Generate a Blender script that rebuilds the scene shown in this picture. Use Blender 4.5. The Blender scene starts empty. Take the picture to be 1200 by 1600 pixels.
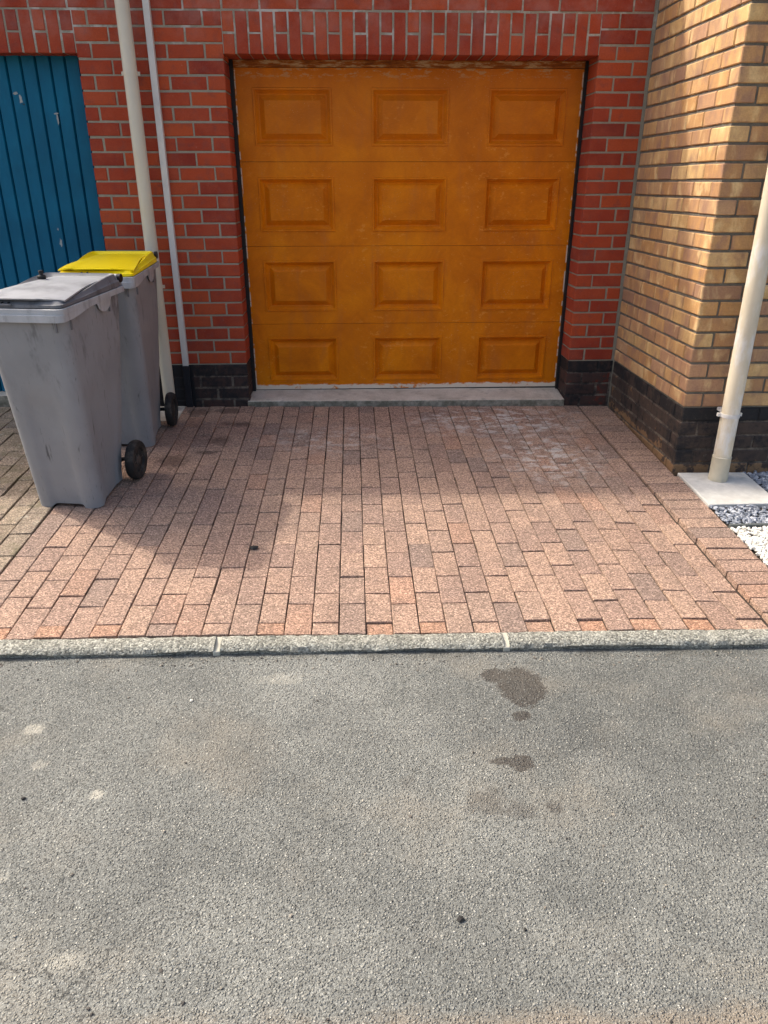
import bpy, math, random
import numpy as np
from mathutils import Vector, Matrix
random.seed(7); np.random.seed(7)
SC = bpy.context.scene
COL = SC.collection
# ------------------------------------------------------------------ camera
PITCH, YAW, ROLL = 0.4183, 0.0401, 0.0012
CAM = (0.67445, -4.68141, 1.31495)
fwd = Vector((math.sin(YAW)*math.cos(PITCH), math.cos(YAW)*math.cos(PITCH), -math.sin(PITCH)))
right = Vector((math.cos(YAW), -math.sin(YAW), 0)); down = fwd.cross(right)
r1 = math.cos(ROLL)*right + math.sin(ROLL)*down
d1 = -math.sin(ROLL)*right + math.cos(ROLL)*down
cd = bpy.data.cameras.new('camera'); cam = bpy.data.objects.new('camera', cd); COL.objects.link(cam)
cd.sensor_fit = 'VERTICAL'; cd.sensor_height = 36; cd.sensor_width = 27; cd.lens = 36*1161.03/1600
cd.clip_start = .05; cd.clip_end = 2000
mw = Matrix((r1, -d1, -fwd)).transposed().to_4x4(); mw.translation = CAM
cam.matrix_world = mw
SC.camera = cam
# ------------------------------------------------------------------ light
SUN = Vector((-0.80, 0.46, 1.0)).normalized()
w = bpy.data.worlds.new('World'); SC.world = w; w.use_nodes = True
wn = w.node_tree; wn.nodes.clear()
sky = wn.nodes.new('ShaderNodeTexSky'); sky.sky_type = 'NISHITA'; sky.sun_disc = False
sky.sun_elevation = math.asin(SUN.z); sky.sun_rotation = math.atan2(SUN.x, SUN.y)
sky.air_density = 1.0; sky.dust_density = 6.0; sky.ozone_density = 0.3
bgn = wn.nodes.new('ShaderNodeBackground'); bgn.inputs[1].default_value = 0.15
won = wn.nodes.new('ShaderNodeOutputWorld')
wn.links.new(sky.outputs[0], bgn.inputs[0]); wn.links.new(bgn.outputs[0], won.inputs[0])
sl = bpy.data.lights.new('sun', 'SUN'); sl.energy = 2.0; sl.angle = math.radians(2.2); sl.color = (1, .93, .82)
so = bpy.data.objects.new('sun', sl); COL.objects.link(so)
so.rotation_euler = (-SUN).to_track_quat('-Z', 'Y').to_euler(); so.location = (-8, 5, 10)
vs = SC.view_settings
vs.view_transform = 'Standard'; vs.look = 'None'; vs.gamma = 1; vs.exposure = 1.05
# ------------------------------------------------------------------ helpers
def tag(o, label=None, cat=None, group=None, kind=None):
    for k, v in (('label', label), ('category', cat), ('group', group), ('kind', kind)):
        if v: o[k] = v
    return o
def link(name, me, mat=None, parent=None, loc=(0, 0, 0), rz=0):
    o = bpy.data.objects.new(name, me); COL.objects.link(o)
    if mat and me and not me.materials: me.materials.append(mat)
    o.parent = parent; o.location = loc; o.rotation_euler[2] = rz
    return o
def empty(name, loc=(0, 0, 0), rz=0):
    o = bpy.data.objects.new(name, None); COL.objects.link(o); o.location = loc; o.rotation_euler[2] = rz
    o.empty_display_size = .1
    return o
def mesh(name, v, f, smooth=False):
    me = bpy.data.meshes.new(name); me.from_pydata([tuple(p) for p in v], [], f); me.update()
    if smooth:
        me.polygons.foreach_set('use_smooth', [True]*len(me.polygons))
    return me
class MB:
    def __init__(s): s.v = []; s.f = []
    def add(s, v, f):
        o = len(s.v); s.v += [tuple(p) for p in v]; s.f += [tuple(i+o for i in q) for q in f]; return s
    def box(s, a, b):
        (x0, y0, z0), (x1, y1, z1) = a, b
        return s.add([(x0,y0,z0),(x1,y0,z0),(x1,y1,z0),(x0,y1,z0),(x0,y0,z1),(x1,y0,z1),(x1,y1,z1),(x0,y1,z1)],
                     [(3,2,1,0),(4,5,6,7),(0,1,5,4),(1,2,6,5),(2,3,7,6),(3,0,4,7)])
    def tube(s, pts, r, n=20, cap=True):
        pts = [Vector(p) for p in pts]; rings = []
        rr_ = r if isinstance(r, (list, tuple)) else [r]*len(pts)
        for i, p in enumerate(pts):
            t = (pts[min(i+1, len(pts)-1)] - pts[max(i-1, 0)]).normalized()
            a = t.orthogonal().normalized() if i == 0 else (a - t*a.dot(t)).normalized()
            b = t.cross(a)
            rings.append([p + (a*math.cos(2*math.pi*k/n) + b*math.sin(2*math.pi*k/n))*rr_[i] for k in range(n)])
        return s.loft(rings, cap, cap)
    def loft(s, rings, cap0=True, cap1=True):
        n = len(rings[0]); v = [p for r in rings for p in r]; f = []
        for i in range(len(rings)-1):
            for k in range(n):
                k2 = (k+1) % n
                f.append((i*n+k, i*n+k2, (i+1)*n+k2, (i+1)*n+k))
        if cap0: f.append(tuple(range(n-1, -1, -1)))
        if cap1: f.append(tuple((len(rings)-1)*n + k for k in range(n)))
        return s.add(v, f)
    def build(s, name, mat, parent=None, smooth=False, loc=(0, 0, 0), rz=0, bevel=0):
        me = mesh(name, s.v, s.f, smooth)
        o = link(name, me, mat, parent, loc, rz)
        if smooth:
            try: me.set_sharp_from_angle(angle=math.radians(38))
            except Exception: pass
        if bevel:
            m = o.modifiers.new('bevel', 'BEVEL'); m.width = bevel; m.segments = 2; m.limit_method = 'ANGLE'
        return o
def rr(hw, y0, y1, r, z=0, n=7):
    """rounded rectangle ring, counter-clockwise from above"""
    c = [(hw-r, y0+r, -90), (hw-r, y1-r, 0), (-hw+r, y1-r, 90), (-hw+r, y0+r, 180)]; out = []
    for cx, cy, a0 in c:
        for k in range(n):
            a = math.radians(a0 + 90*k/(n-1)); out.append((cx + r*math.cos(a), cy + r*math.sin(a), z))
    return out
# ------------------------------------------------------------------ node helper
class Mat:
    def __init__(s, name, rough=.8, spec=.3):
        s.cache = {}
        s.m = bpy.data.materials.new(name); s.m.use_nodes = True; s.t = s.m.node_tree
        s.b = s.t.nodes['Principled BSDF']; s.b.inputs['Roughness'].default_value = rough
        s.b.inputs['Specular IOR Level'].default_value = spec
        g = s.t.nodes.new('ShaderNodeNewGeometry'); s.pos = g.outputs['Position']; s.nrm = g.outputs['Normal']
        oi = s.t.nodes.new('ShaderNodeObjectInfo')
        s.rnd = s.math('FRACT', s.math('ADD', s.math('MULTIPLY', oi.outputs['Random'], 7.31), g.outputs['Random Per Island']))
        s.obj = s.t.nodes.new('ShaderNodeTexCoord').outputs['Object']
    def _in(s, sock, v):
        if v is None: return
        if isinstance(v, bpy.types.NodeSocket): s.t.links.new(v, sock)
        elif isinstance(v, (tuple, list)) and len(v) == 3 and sock.type == 'RGBA': sock.default_value = (*v, 1)
        else: sock.default_value = v
    def math(s, op, a, b=None, c=None, clamp=False):
        n = s.t.nodes.new('ShaderNodeMath'); n.operation = op; n.use_clamp = clamp
        for i, v in enumerate((a, b, c)): s._in(n.inputs[i], v)
        return n.outputs[0]
    def vmath(s, op, a, b=None):
        n = s.t.nodes.new('ShaderNodeVectorMath'); n.operation = op; s._in(n.inputs[0], a); s._in(n.inputs[1], b)
        return n.outputs['Value' if op in ('LENGTH', 'DISTANCE', 'DOT_PRODUCT') else 'Vector']
    def scaled(s, v, sc): return s.vmath('MULTIPLY', v, sc)
    def noise(s, scale, detail=3, rough=.55, vec=None, dist=0, out=0):
        key = (scale, detail, rough, dist, out)
        if vec is None and key in s.cache: return s.cache[key]
        n = s.t.nodes.new('ShaderNodeTexNoise'); s._in(n.inputs['Vector'], vec or s.pos)
        n.inputs['Scale'].default_value = scale; n.inputs['Detail'].default_value = detail
        n.inputs['Roughness'].default_value = rough; n.inputs['Distortion'].default_value = dist
        if vec is None: s.cache[key] = n.outputs[out]
        return n.outputs[out]
    def vor(s, scale, feature='F1', vec=None, out='Distance', rand=1):
        n = s.t.nodes.new('ShaderNodeTexVoronoi'); n.feature = feature; s._in(n.inputs['Vector'], vec or s.pos)
        n.inputs['Scale'].default_value = scale; n.inputs['Randomness'].default_value = rand
        return n.outputs[out]
    def ramp(s, fac, stops, interp='LINEAR'):
        n = s.t.nodes.new('ShaderNodeValToRGB'); s._in(n.inputs[0], fac); e = n.color_ramp.elements
        n.color_ramp.interpolation = interp
        while len(e) < len(stops): e.new(.5)
        for el, (p, c) in zip(e, stops):
            el.position = p; el.color = (*c, 1) if isinstance(c, (tuple, list)) else (c, c, c, 1)
        return n.outputs[0]
    def step(s, fac, a, b):
        n = s.t.nodes.new('ShaderNodeMapRange'); n.interpolation_type = 'SMOOTHSTEP'
        s._in(n.inputs[0], fac); n.inputs[1].default_value = a; n.inputs[2].default_value = b
        if a > b:
            n.inputs[1].default_value = b; n.inputs[2].default_value = a
            n.inputs[3].default_value = 1; n.inputs[4].default_value = 0
        return n.outputs[0]
    def mix(s, fac, a, b, mode='MIX'):
        n = s.t.nodes.new('ShaderNodeMix'); n.data_type = 'RGBA'; n.blend_type = mode
        s._in(n.inputs[0], fac); s._in(n.inputs[6], a); s._in(n.inputs[7], b)
        return n.outputs[2]
    def sep(s, v):
        n = s.t.nodes.new('ShaderNodeSeparateXYZ'); s._in(n.inputs[0], v); return n.outputs
    def blob(s, cx, cy, rx, ry, amp=.5, sc=18, soft=.25, z=None):
        """irregular spot with its own shape on a surface, 1 inside"""
        d = s.vmath('SUBTRACT', s.pos, (cx, cy, 0)); d = s.vmath('MULTIPLY', d, (1/rx, 1/ry, 0))
        l = s.vmath('LENGTH', d); nz = s.noise(12 if sc < 10 else 24 if sc < 32 else 55, 4, .65)
        return s.step(s.math('ADD', l, s.math('MULTIPLY', s.math('SUBTRACT', nz, .5), amp*2)), 1, 1-soft)
    def blob_xz(s, cx, cz, rx, rz, amp=.5, sc=18, soft=.25):
        d = s.vmath('SUBTRACT', s.pos, (cx, 0, cz)); d = s.vmath('MULTIPLY', d, (1/rx, 0, 1/rz))
        l = s.vmath('LENGTH', d); nz = s.noise(12 if sc < 10 else 24 if sc < 32 else 55, 4, .65)
        return s.step(s.math('ADD', l, s.math('MULTIPLY', s.math('SUBTRACT', nz, .5), amp*2)), 1, 1-soft)
    def bump(s, h, strength=.4, dist=.003):
        n = s.t.nodes.new('ShaderNodeBump'); n.inputs['Strength'].default_value = strength
        n.inputs['Distance'].default_value = dist; s._in(n.inputs['Height'], h)
        prev = s.b.inputs['Normal']
        if prev.is_linked: s.t.links.new(prev.links[0].from_socket, n.inputs['Normal'])
        s.t.links.new(n.outputs[0], prev)
    def color(s, c): s._in(s.b.inputs['Base Color'], c); return s
    def rough(s, c): s._in(s.b.inputs['Roughness'], c); return s
# ------------------------------------------------------------------ materials
def m_asphalt():
    a = Mat('asphalt', .88, .25)
    warp = a.vmath('ADD', a.pos, a.scaled(a.noise(60, 2, out=1), (.006, .006, .006)))
    c1 = a.sep(a.vor(150, vec=warp, out='Color'))[0]; d1 = a.vor(150, vec=warp)
    c2 = a.sep(a.vor(360, vec=warp, out='Color'))[0]; d2 = a.vor(360, vec=warp)
    big = a.noise(1.6, 4, .6); mid = a.noise(9, 3); tint = a.noise(2.7, 3, vec=a.vmath('ADD', a.pos, (5, 3, 1)))
    binder = a.ramp(a.math('ADD', a.math('MULTIPLY', big, .7), a.math('MULTIPLY', mid, .3)), [(.34, (.104, .108, .101)), (.64, (.192, .196, .179))])
    stone = a.ramp(c1, [(0, (.04, .041, .038)), (.45, (.16, .163, .15)), (.82, (.25, .252, .228)), (.97, (.42, .415, .37))])
    m1 = a.math('MULTIPLY', a.step(d1, .55, .25), a.step(c1, .12, .3))
    col = a.mix(a.math('MULTIPLY', m1, .72), binder, stone)
    fine = a.ramp(c2, [(0, .38), (.35, .9), (.7, 1.12), (.93, 1.4), (1, 1.8)])
    col = a.mix(.85, col, fine, 'MULTIPLY')
    col = a.mix(a.math('MULTIPLY', a.step(tint, .50, .72), .34), col, (.27, .24, .19))
    col = a.mix(.32, col, a.ramp(a.noise(1.1, 5, .62, vec=a.scaled(a.vmath('ADD', a.pos, (9, 4, 0)), (1, .7, 1))), [(.34, .74), (.5, 1.0), (.66, 1.22)]), 'MULTIPLY')
    # brown damp oil spots and pale scuffs, each with its own outline
    dark = None
    for bl in [(1.190, -2.760, .080, .105, .45, 40, .16), (1.118, -2.700, .055, .042, .45, 40, .2), (1.162, -2.897, .034, .028, .6, 40, .3), (1.12, -3.09, .040, .036, .5, 40, .2), (1.07, -3.082, .040, .018, .6, 40, .3)]:
        k = a.blob(*bl); dark = k if dark is None else a.math('MAXIMUM', dark, k)
    for bl, s_ in [((1.0, -3.225, .075, .06, .9, 26, .6), .6), ((1.085, -3.25, .05, .04, .9, 30, .6), .55), ((1.175, -3.25, .03, .026, .6, 40, .5), .7), ((.80, -3.15, .03, .03, .8, 40, .6), .4),
                   ((1.20, -3.66, .03, .025, .8, 40, .6), .4)]:
        dark = a.math('MAXIMUM', dark, a.math('MULTIPLY', a.blob(*bl), s_))
    dark = a.math('MULTIPLY', dark, a.ramp(a.math('MULTIPLY', c1, m1), [(.45, 1.0), (.8, .45)]))
    oil = a.mix(.28, (.030, .022, .017), col)
    col = a.mix(a.math('MULTIPLY', dark, .88), col, oil)
    pale = None
    for bl, s_ in [((-.278, -2.915, .04, .03, .8, 40, .5), .5), ((-.21, -3.06, .03, .025, .8, 40, .5), .3), ((-.29, -3.33, .045, .035, .9, 35, .6), .5), ((-.20, -3.42, .06, .035, .9, 35, .6), .45),
                   ((-.02, -3.17, .022, .02, .6, 40, .5), .55), ((-.34, -3.15, .05, .05, .9, 30, .6), .4), ((.42, -2.70, .12, .04, 1., 20, .8), .25), ((.05, -3.62, .05, .03, .9, 30, .6), .3)]:
        k = a.math('MULTIPLY', a.blob(*bl), s_); pale = k if pale is None else a.math('MAXIMUM', pale, k)
    col = a.mix(pale, col, (.46, .44, .37))
    ck = a.vor(1.5, 'DISTANCE_TO_EDGE', vec=a.vmath('ADD', a.pos, a.scaled(a.noise(5, 5, .7, out=1), (.34, .34, 0))))
    cm = a.math('MULTIPLY', a.step(ck, .0055, .002), a.math('MULTIPLY', a.step(a.math('ADD', a.sep(a.pos)[0], a.sep(a.pos)[1]), -2.9, -3.4), a.step(a.noise(9, 3), .44, .54)))
    col = a.mix(a.math('MULTIPLY', cm, .6), col, (.035, .035, .033))
    grit = a.math('MULTIPLY', a.step(a.math('ADD', a.sep(a.pos)[1], a.math('MULTIPLY', a.noise(24, 4, .65), .05)), -2.60, -2.545), a.step(a.noise(9, 3), .40, .60))
    col = a.mix(a.math('MULTIPLY', grit, .5), col, (.05, .047, .038))
    y = a.sep(a.pos)[1]
    edge = a.math('MULTIPLY', a.step(a.math('ADD', y, a.math('MULTIPLY', a.noise(14, 3), .10)), -3.68, -3.76), .40)
    col = a.mix(edge, col, (.30, .225, .15))
    a.color(col)
    a.rough(a.math('SUBTRACT', .85, a.math('MULTIPLY', dark, .35)))
    h = a.math('ADD', a.math('MULTIPLY', m1, a.math('SUBTRACT', 1, d1)), a.math('MULTIPLY', a.math('SUBTRACT', 1, d2), .35))
    a.bump(h, .9, .0045); a.bump(mid, .25, .01)
    return a.m
def m_red_brick():
    a = Mat('red_brick', .9, .08)
    base = a.ramp(a.rnd, [(0, (.24, .040, .027)), (.2, (.36, .060, .028)), (.5, (.31, .050, .029)), (.8, (.44, .086, .032)), (.93, (.40, .066, .028)), (1, (.19, .042, .034))])
    n = a.noise(7, 4, .6); f = a.noise(160, 3, .6)
    col = a.mix(a.step(n, .35, .75), base, a.mix(.5, base, (.46, .105, .052)))
    col = a.mix(a.math('MULTIPLY', a.step(a.noise(19, 3), .50, .72), .5), col, (.22, .068, .055))
    col = a.mix(.5, col, a.ramp(f, [(.3, .72), (.7, 1.22)]), 'MULTIPLY')
    col = a.mix(a.math('MULTIPLY', a.step(a.noise(60, 3, vec=a.vmath('ADD', a.pos, (3, 9, 2))), .66, .76), .35), col, (.42, .25, .20))
    z = a.sep(a.pos)[2]
    bloom = a.math('MULTIPLY', a.step(z, 1.9, 2.16), a.step(a.noise(5, 4, .65), .40, .68))
    col = a.mix(a.math('MULTIPLY', bloom, .42), col, (.42, .22, .19))
    a.color(col); a.bump(f, .35, .002); a.bump(a.noise(30, 3), .2, .003)
    return a.m
def m_mortar(name, c0, c1, z_white=False):
    a = Mat(name, .95, .15)
    n = a.noise(25, 4, .65); f = a.noise(300, 2)
    col = a.mix(n, c0, c1); col = a.mix(.6, col, a.ramp(f, [(.3, .6), (.7, 1.3)]), 'MULTIPLY')
    if z_white:
        z = a.sep(a.pos)[2]
        col = a.mix(a.math('MULTIPLY', a.math('MULTIPLY', a.step(z, 1.85, 2.1), a.step(a.noise(6, 4, .7), .48, .62)), .7), col, (.58, .56, .52))
    a.color(col); a.bump(f, .6, .003); a.bump(n, .4, .004)
    return a.m
def m_plinth(name, under, wear=.5, soil=(.1, .055, .035), zlow=None, left=None):
    """black bitumen paint, thinned and worn towards the brick"""
    a = Mat(name, .75, .3)
    n = a.noise(5, 5, .65); m = a.noise(28, 4, .65); f = a.noise(200, 2)
    under_c = a.mix(a.rnd, under, tuple(k*.6 for k in under))
    x, y, z = a.sep(a.pos)
    k = a.math('ADD', a.math('ADD', a.math('MULTIPLY', n, .55), a.math('MULTIPLY', m, .45)), a.math('MULTIPLY', a.math('SUBTRACT', a.rnd, .5), .12))
    if zlow is not None: k = a.math('ADD', k, a.math('MULTIPLY', a.step(a.math('SUBTRACT', z, a.math('MULTIPLY', y, .045)), zlow+.05, zlow), .16))
    k = a.math('SUBTRACT', k, a.math('MULTIPLY', a.step(z, .185, .20), .12))
    film = a.mix(a.step(k, .36, .56), (.017, .017, .019), soil)
    col = a.mix(a.math('MULTIPLY', a.step(k, wear, wear+.06), .8), film, under_c)
    col = a.mix(a.math('MULTIPLY', a.step(a.noise(45, 4, .7), .64, .74), .3), col, (.26, .22, .18))
    col = a.mix(.4, col, a.ramp(f, [(.3, .6), (.7, 1.3)]), 'MULTIPLY')
    if left is not None: col = a.mix(a.step(x, left+.012, left), col, (.012, .012, .014))
    a.color(col); a.bump(m, .4, .003); a.bump(f, .2, .002)
    return a.m
def m_tan_brick():
    a = Mat('tan_brick', .8, .3)
    ox = a.sep(a.obj)
    sh = a.vmath('ADD', a.obj, a.vmath('MULTIPLY', a.t.nodes.new('ShaderNodeObjectInfo').outputs['Location'], (3.7, 5.1, 9.3)))
    st = a.noise(7.5, 3, .6, vec=a.scaled(sh, (1.6, 1.6, .8)), dist=.35)
    n = a.noise(30, 4, .65)
    base = a.ramp(a.rnd, [(0, (.32, .185, .11)), (.2, (.48, .26, .10)), (.45, (.54, .35, .15)), (.65, (.43, .25, .145)), (.85, (.52, .29, .115)), (1, (.60, .40, .185))])
    col = a.mix(a.math('MULTIPLY', a.step(st, .44, .72), .8), base, (.29, .165, .115))
    col = a.mix(a.math('MULTIPLY', a.step(st, .48, .26), .8), col, (.72, .53, .27))
    col = a.mix(a.math('MULTIPLY', a.step(n, .5, .75), .35), col, (.36, .20, .135))
    f = a.noise(180, 3, .6)
    col = a.mix(.5, col, a.ramp(f, [(.3, .75), (.7, 1.2)]), 'MULTIPLY')
    a.color(col); a.bump(f, .45, .003); a.bump(a.noise(24, 3, vec=a.scaled(a.pos, (1, 1, .5))), .35, .006)
    return a.m
def m_paver(name, stops, moss=0.0, lime=False):
    a = Mat(name, .88, .25)
    base = a.ramp(a.rnd, stops)
    c = a.sep(a.vor(230, out='Color'))[0]; f = a.noise(330, 3, .7); n = a.noise(5, 4, .6); mid = a.noise(24, 3)
    col = a.mix(a.math('MULTIPLY', a.step(n, .40, .70), .55), base, a.mix(.6, base, (.17, .125, .105)))
    col = a.mix(.92, col, a.ramp(c, [(0, .42), (.3, .82), (.65, 1.12), (.9, 1.55), (1, 2.2)]), 'MULTIPLY')
    col = a.mix(.6, col, a.ramp(f, [(.3, .62), (.7, 1.35)]), 'MULTIPLY')
    col = a.mix(a.math('MULTIPLY', a.step(mid, .56, .78), .25), col, (.16, .11, .10))
    if lime:      # white paint drips by the garage step and dark damp spots by the bins
        pat = a.step(a.noise(15, 5, .7, vec=a.scaled(a.pos, (.8, 1.2, 1))), .47, .60)
        area = a.math('MAXIMUM', a.blob(1.55, -.30, .75, .42, .5, 4, .9), a.math('MULTIPLY', a.blob(1.72, -.85, .42, .55, .5, 4, .9), .9))
        area = a.math('MAXIMUM', area, a.math('MULTIPLY', a.blob(.55, -.62, .55, .30, .6, 4, .9), .55))
        pat = a.math('MULTIPLY', pat, a.ramp(a.noise(110, 4, .7), [(.34, .3), (.52, 1.0)]))
        col = a.mix(a.math('MULTIPLY', a.math('MULTIPLY', pat, area), .85), col, (.60, .59, .55))
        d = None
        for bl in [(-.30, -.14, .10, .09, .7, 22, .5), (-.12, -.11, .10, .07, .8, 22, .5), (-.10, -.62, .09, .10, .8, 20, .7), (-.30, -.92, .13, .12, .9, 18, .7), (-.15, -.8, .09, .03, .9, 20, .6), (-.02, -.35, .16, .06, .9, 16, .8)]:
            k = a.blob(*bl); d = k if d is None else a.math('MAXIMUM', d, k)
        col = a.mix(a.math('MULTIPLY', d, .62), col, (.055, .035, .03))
    if moss:
        col = a.mix(a.math('MULTIPLY', a.step(a.noise(9, 5, .7), .46, .64), moss), col, (.115, .105, .055))
        col = a.mix(a.math('MULTIPLY', a.step(a.noise(15, 5, .7, vec=a.vmath('ADD', a.pos, (7, 7, 7))), .60, .70), .6), col, (.45, .42, .35))
    a.color(col); a.bump(f, .55, .0025); a.bump(c, .3, .0015); a.bump(mid, .25, .004)
    return a.m
def m_orange():
    a = Mat('orange_paint', .6, .14)
    n = a.noise(3.6, 6, .68, dist=.5); st = a.noise(5, 4, .6, vec=a.scaled(a.pos, (2.6, 1, .55))); fine = a.noise(60, 3, vec=a.scaled(a.pos, (1, 1, 5)))
    col = a.ramp(n, [(.32, (.52, .132, .003)), (.5, (.63, .168, .002)), (.66, (.73, .215, .002))])
    col = a.mix(a.math('MULTIPLY', a.step(st, .50, .72), .45), col, (.50, .145, .025))
    z = a.sep(a.pos)[2]
    col = a.mix(a.math('MULTIPLY', a.math('MULTIPLY', a.step(z, 1.2, 1.9), a.noise(5, 4)), .7), col, (.46, .14, .02))
    col = a.mix(.3, col, a.ramp(fine, [(.3, .78), (.7, 1.2)]), 'MULTIPLY')
    scf = a.math('MULTIPLY', a.step(a.noise(21, 5, .75, vec=a.scaled(a.pos, (1, 1, 1.8))), .56, .66), a.step(a.noise(2.4, 3), .46, .6))
    col = a.mix(a.math('MULTIPLY', scf, .45), col, (.80, .34, .06))
    sp = a.math('MULTIPLY', a.step(a.vor(75), .11, .06), a.step(a.noise(4, 4, .7), .47, .60))
    col = a.mix(a.math('MULTIPLY', sp, .7), col, (.66, .52, .36))
    low = a.math('SUBTRACT', z, a.math('MULTIPLY', a.noise(9, 4, .7, vec=a.scaled(a.pos, (2, 1, 6))), .05))
    flake = a.math('MULTIPLY', a.step(low, .060, .050), a.step(a.noise(7, 4, .7, vec=a.vmath('ADD', a.pos, (1.7, 0, 0))), .36, .46))
    col = a.mix(a.math('MULTIPLY', flake, .9), col, (.72, .64, .52))
    x = a.sep(a.pos)[0]
    sidef = a.math('MULTIPLY', a.math('MAXIMUM', a.step(x, .031, .025), a.step(x, 2.016, 2.022)), a.step(a.noise(22, 3), .46, .54))
    col = a.mix(a.math('MULTIPLY', sidef, .8), col, (.7, .64, .55))
    top = a.math('MULTIPLY', a.step(z, 1.83, 1.89), a.step(a.noise(14, 5, .75, vec=a.scaled(a.pos, (1, 1, 3.2))), .545, .60))
    col = a.mix(a.math('MULTIPLY', top, .7), col, (.50, .33, .16))
    a.color(col); a.rough(a.ramp(n, [(.3, .58), (.7, .42)])); a.bump(fine, .25, .002); a.bump(n, .12, .01)
    return a.m
def m_blue():
    a = Mat('blue_paint', .5, .22)
    n = a.noise(4, 4); f = a.noise(50, 3, vec=a.scaled(a.pos, (1, 1, .3)))
    col = a.ramp(n, [(.3, (.0008, .092, .172)), (.7, (.001, .128, .232))])
    a.color(a.mix(.3, col, a.ramp(f, [(.3, .8), (.7, 1.15)]), 'MULTIPLY')); a.bump(a.noise(12, 3), .15, .008)
    return a.m
def m_plain(name, c, rough=.6, var=.25, sc=12, spec=.35, dirt=None, damt=.4, dsc=6, stretch=(1, 1, 1), bump=.15):
    a = Mat(name, rough, spec)
    n = a.noise(sc, 4, .6, vec=a.scaled(a.pos, stretch)); f = a.noise(sc*9, 2)
    col = a.mix(var, c, a.ramp(n, [(.3, .45), (.7, 1.5)]), 'MULTIPLY')
    if dirt:
        d = a.step(a.noise(dsc, 5, .68, vec=a.scaled(a.vmath('ADD', a.pos, (3.3, 1.2, .4)), stretch)), .48, .66)
        col = a.mix(a.math('MULTIPLY', d, damt), col, dirt)
    a.color(col); a.bump(f, bump, .002)
    return a.m
def m_bin(name, c):
    a = Mat(name, .52, .35)
    n = a.noise(5, 4, .6); f = a.noise(260, 2)
    z = a.sep(a.obj)[2]
    col = a.mix(.3, c, a.ramp(n, [(.3, .7), (.7, 1.25)]), 'MULTIPLY')
    # scuffs and grime: thin vertical scratches, sooty streaks under the rim
    sk = a.noise(26, 4, .7, vec=a.scaled(a.obj, (1.6, 1.6, .22)), dist=.7)
    col = a.mix(a.math('MULTIPLY', a.math('MULTIPLY', a.step(sk, .60, .69), a.step(a.noise(4.5, 3, vec=a.vmath('ADD', a.obj, (2, 5, 1))), .44, .58)), .7), col, (.035, .035, .04))
    lg = a.noise(70, 3, .65, vec=a.scaled(a.obj, (1.5, 1.5, .12)), dist=.4)
    col = a.mix(a.math('MULTIPLY', a.math('MULTIPLY', a.step(lg, .63, .71), a.step(a.noise(3.5, 3, vec=a.obj), .46, .6)), .6), col, (.03, .03, .034))
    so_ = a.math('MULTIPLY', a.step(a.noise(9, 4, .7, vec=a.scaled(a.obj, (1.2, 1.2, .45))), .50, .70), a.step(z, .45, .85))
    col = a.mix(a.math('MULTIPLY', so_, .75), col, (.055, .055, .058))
    dust = a.math('MULTIPLY', a.step(a.noise(7, 4, .7, vec=a.scaled(a.obj, (1, 1, .6))), .52, .72), .22)
    col = a.mix(dust, col, (.36, .36, .36))
    a.color(col); a.rough(a.ramp(n, [(.3, .46), (.7, .62)])); a.bump(f, .12, .001); a.bump(n, .08, .01)
    return a.m
def m_step():
    a = Mat('step_concrete', .88, .2); n = a.noise(8, 5, .65); f = a.noise(120, 3)
    col = a.mix(.4, a.ramp(n, [(.3, (.42, .38, .31)), (.55, (.57, .525, .44)), (.75, (.64, .60, .52))]), a.ramp(f, [(.3, .7), (.7, 1.25)]), 'MULTIPLY')
    col = a.mix(a.math('MULTIPLY', a.step(a.noise(15, 5, .7), .55, .68), .45), col, (.22, .20, .17))
    face = a.step(a.math('ABSOLUTE', a.sep(a.nrm)[1]), .75, .95)      # upright front and back faces darker, in patchy olive
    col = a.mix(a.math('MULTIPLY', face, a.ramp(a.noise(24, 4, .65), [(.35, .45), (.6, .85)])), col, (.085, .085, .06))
    a.color(col); a.bump(f, .4, .003); return a.m
def m_kerb():
    a = Mat('kerb_concrete', .92, .2)
    c = a.sep(a.vor(190, out='Color'))[0]; d = a.vor(190); n = a.noise(9, 5, .65); f = a.noise(420, 2)
    col = a.ramp(n, [(.3, (.20, .198, .168)), (.7, (.32, .315, .27))])
    col = a.mix(.95, col, a.ramp(c, [(0, .4), (.4, .88), (.75, 1.18), (.95, 1.75)]), 'MULTIPLY')
    col = a.mix(.5, col, a.ramp(f, [(.3, .7), (.7, 1.3)]), 'MULTIPLY')
    a.color(col); a.bump(a.math('SUBTRACT', 1, d), .8, .003); a.bump(a.noise(70, 4, .7), .8, .006); a.bump(n, .4, .012); return a.m
def m_header():
    a = Mat('flaking_brown_paint', .7, .25)
    k = a.noise(11, 5, .75, vec=a.scaled(a.pos, (.55, 1, 3.0)))
    col = a.ramp(k, [(.38, (.16, .045, .010)), (.50, (.33, .10, .012)), (.545, (.36, .20, .09)), (.60, (.52, .36, .19)), (.72, (.24, .09, .02))])
    a.color(col); a.bump(k, .5, .004); return a.m
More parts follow.
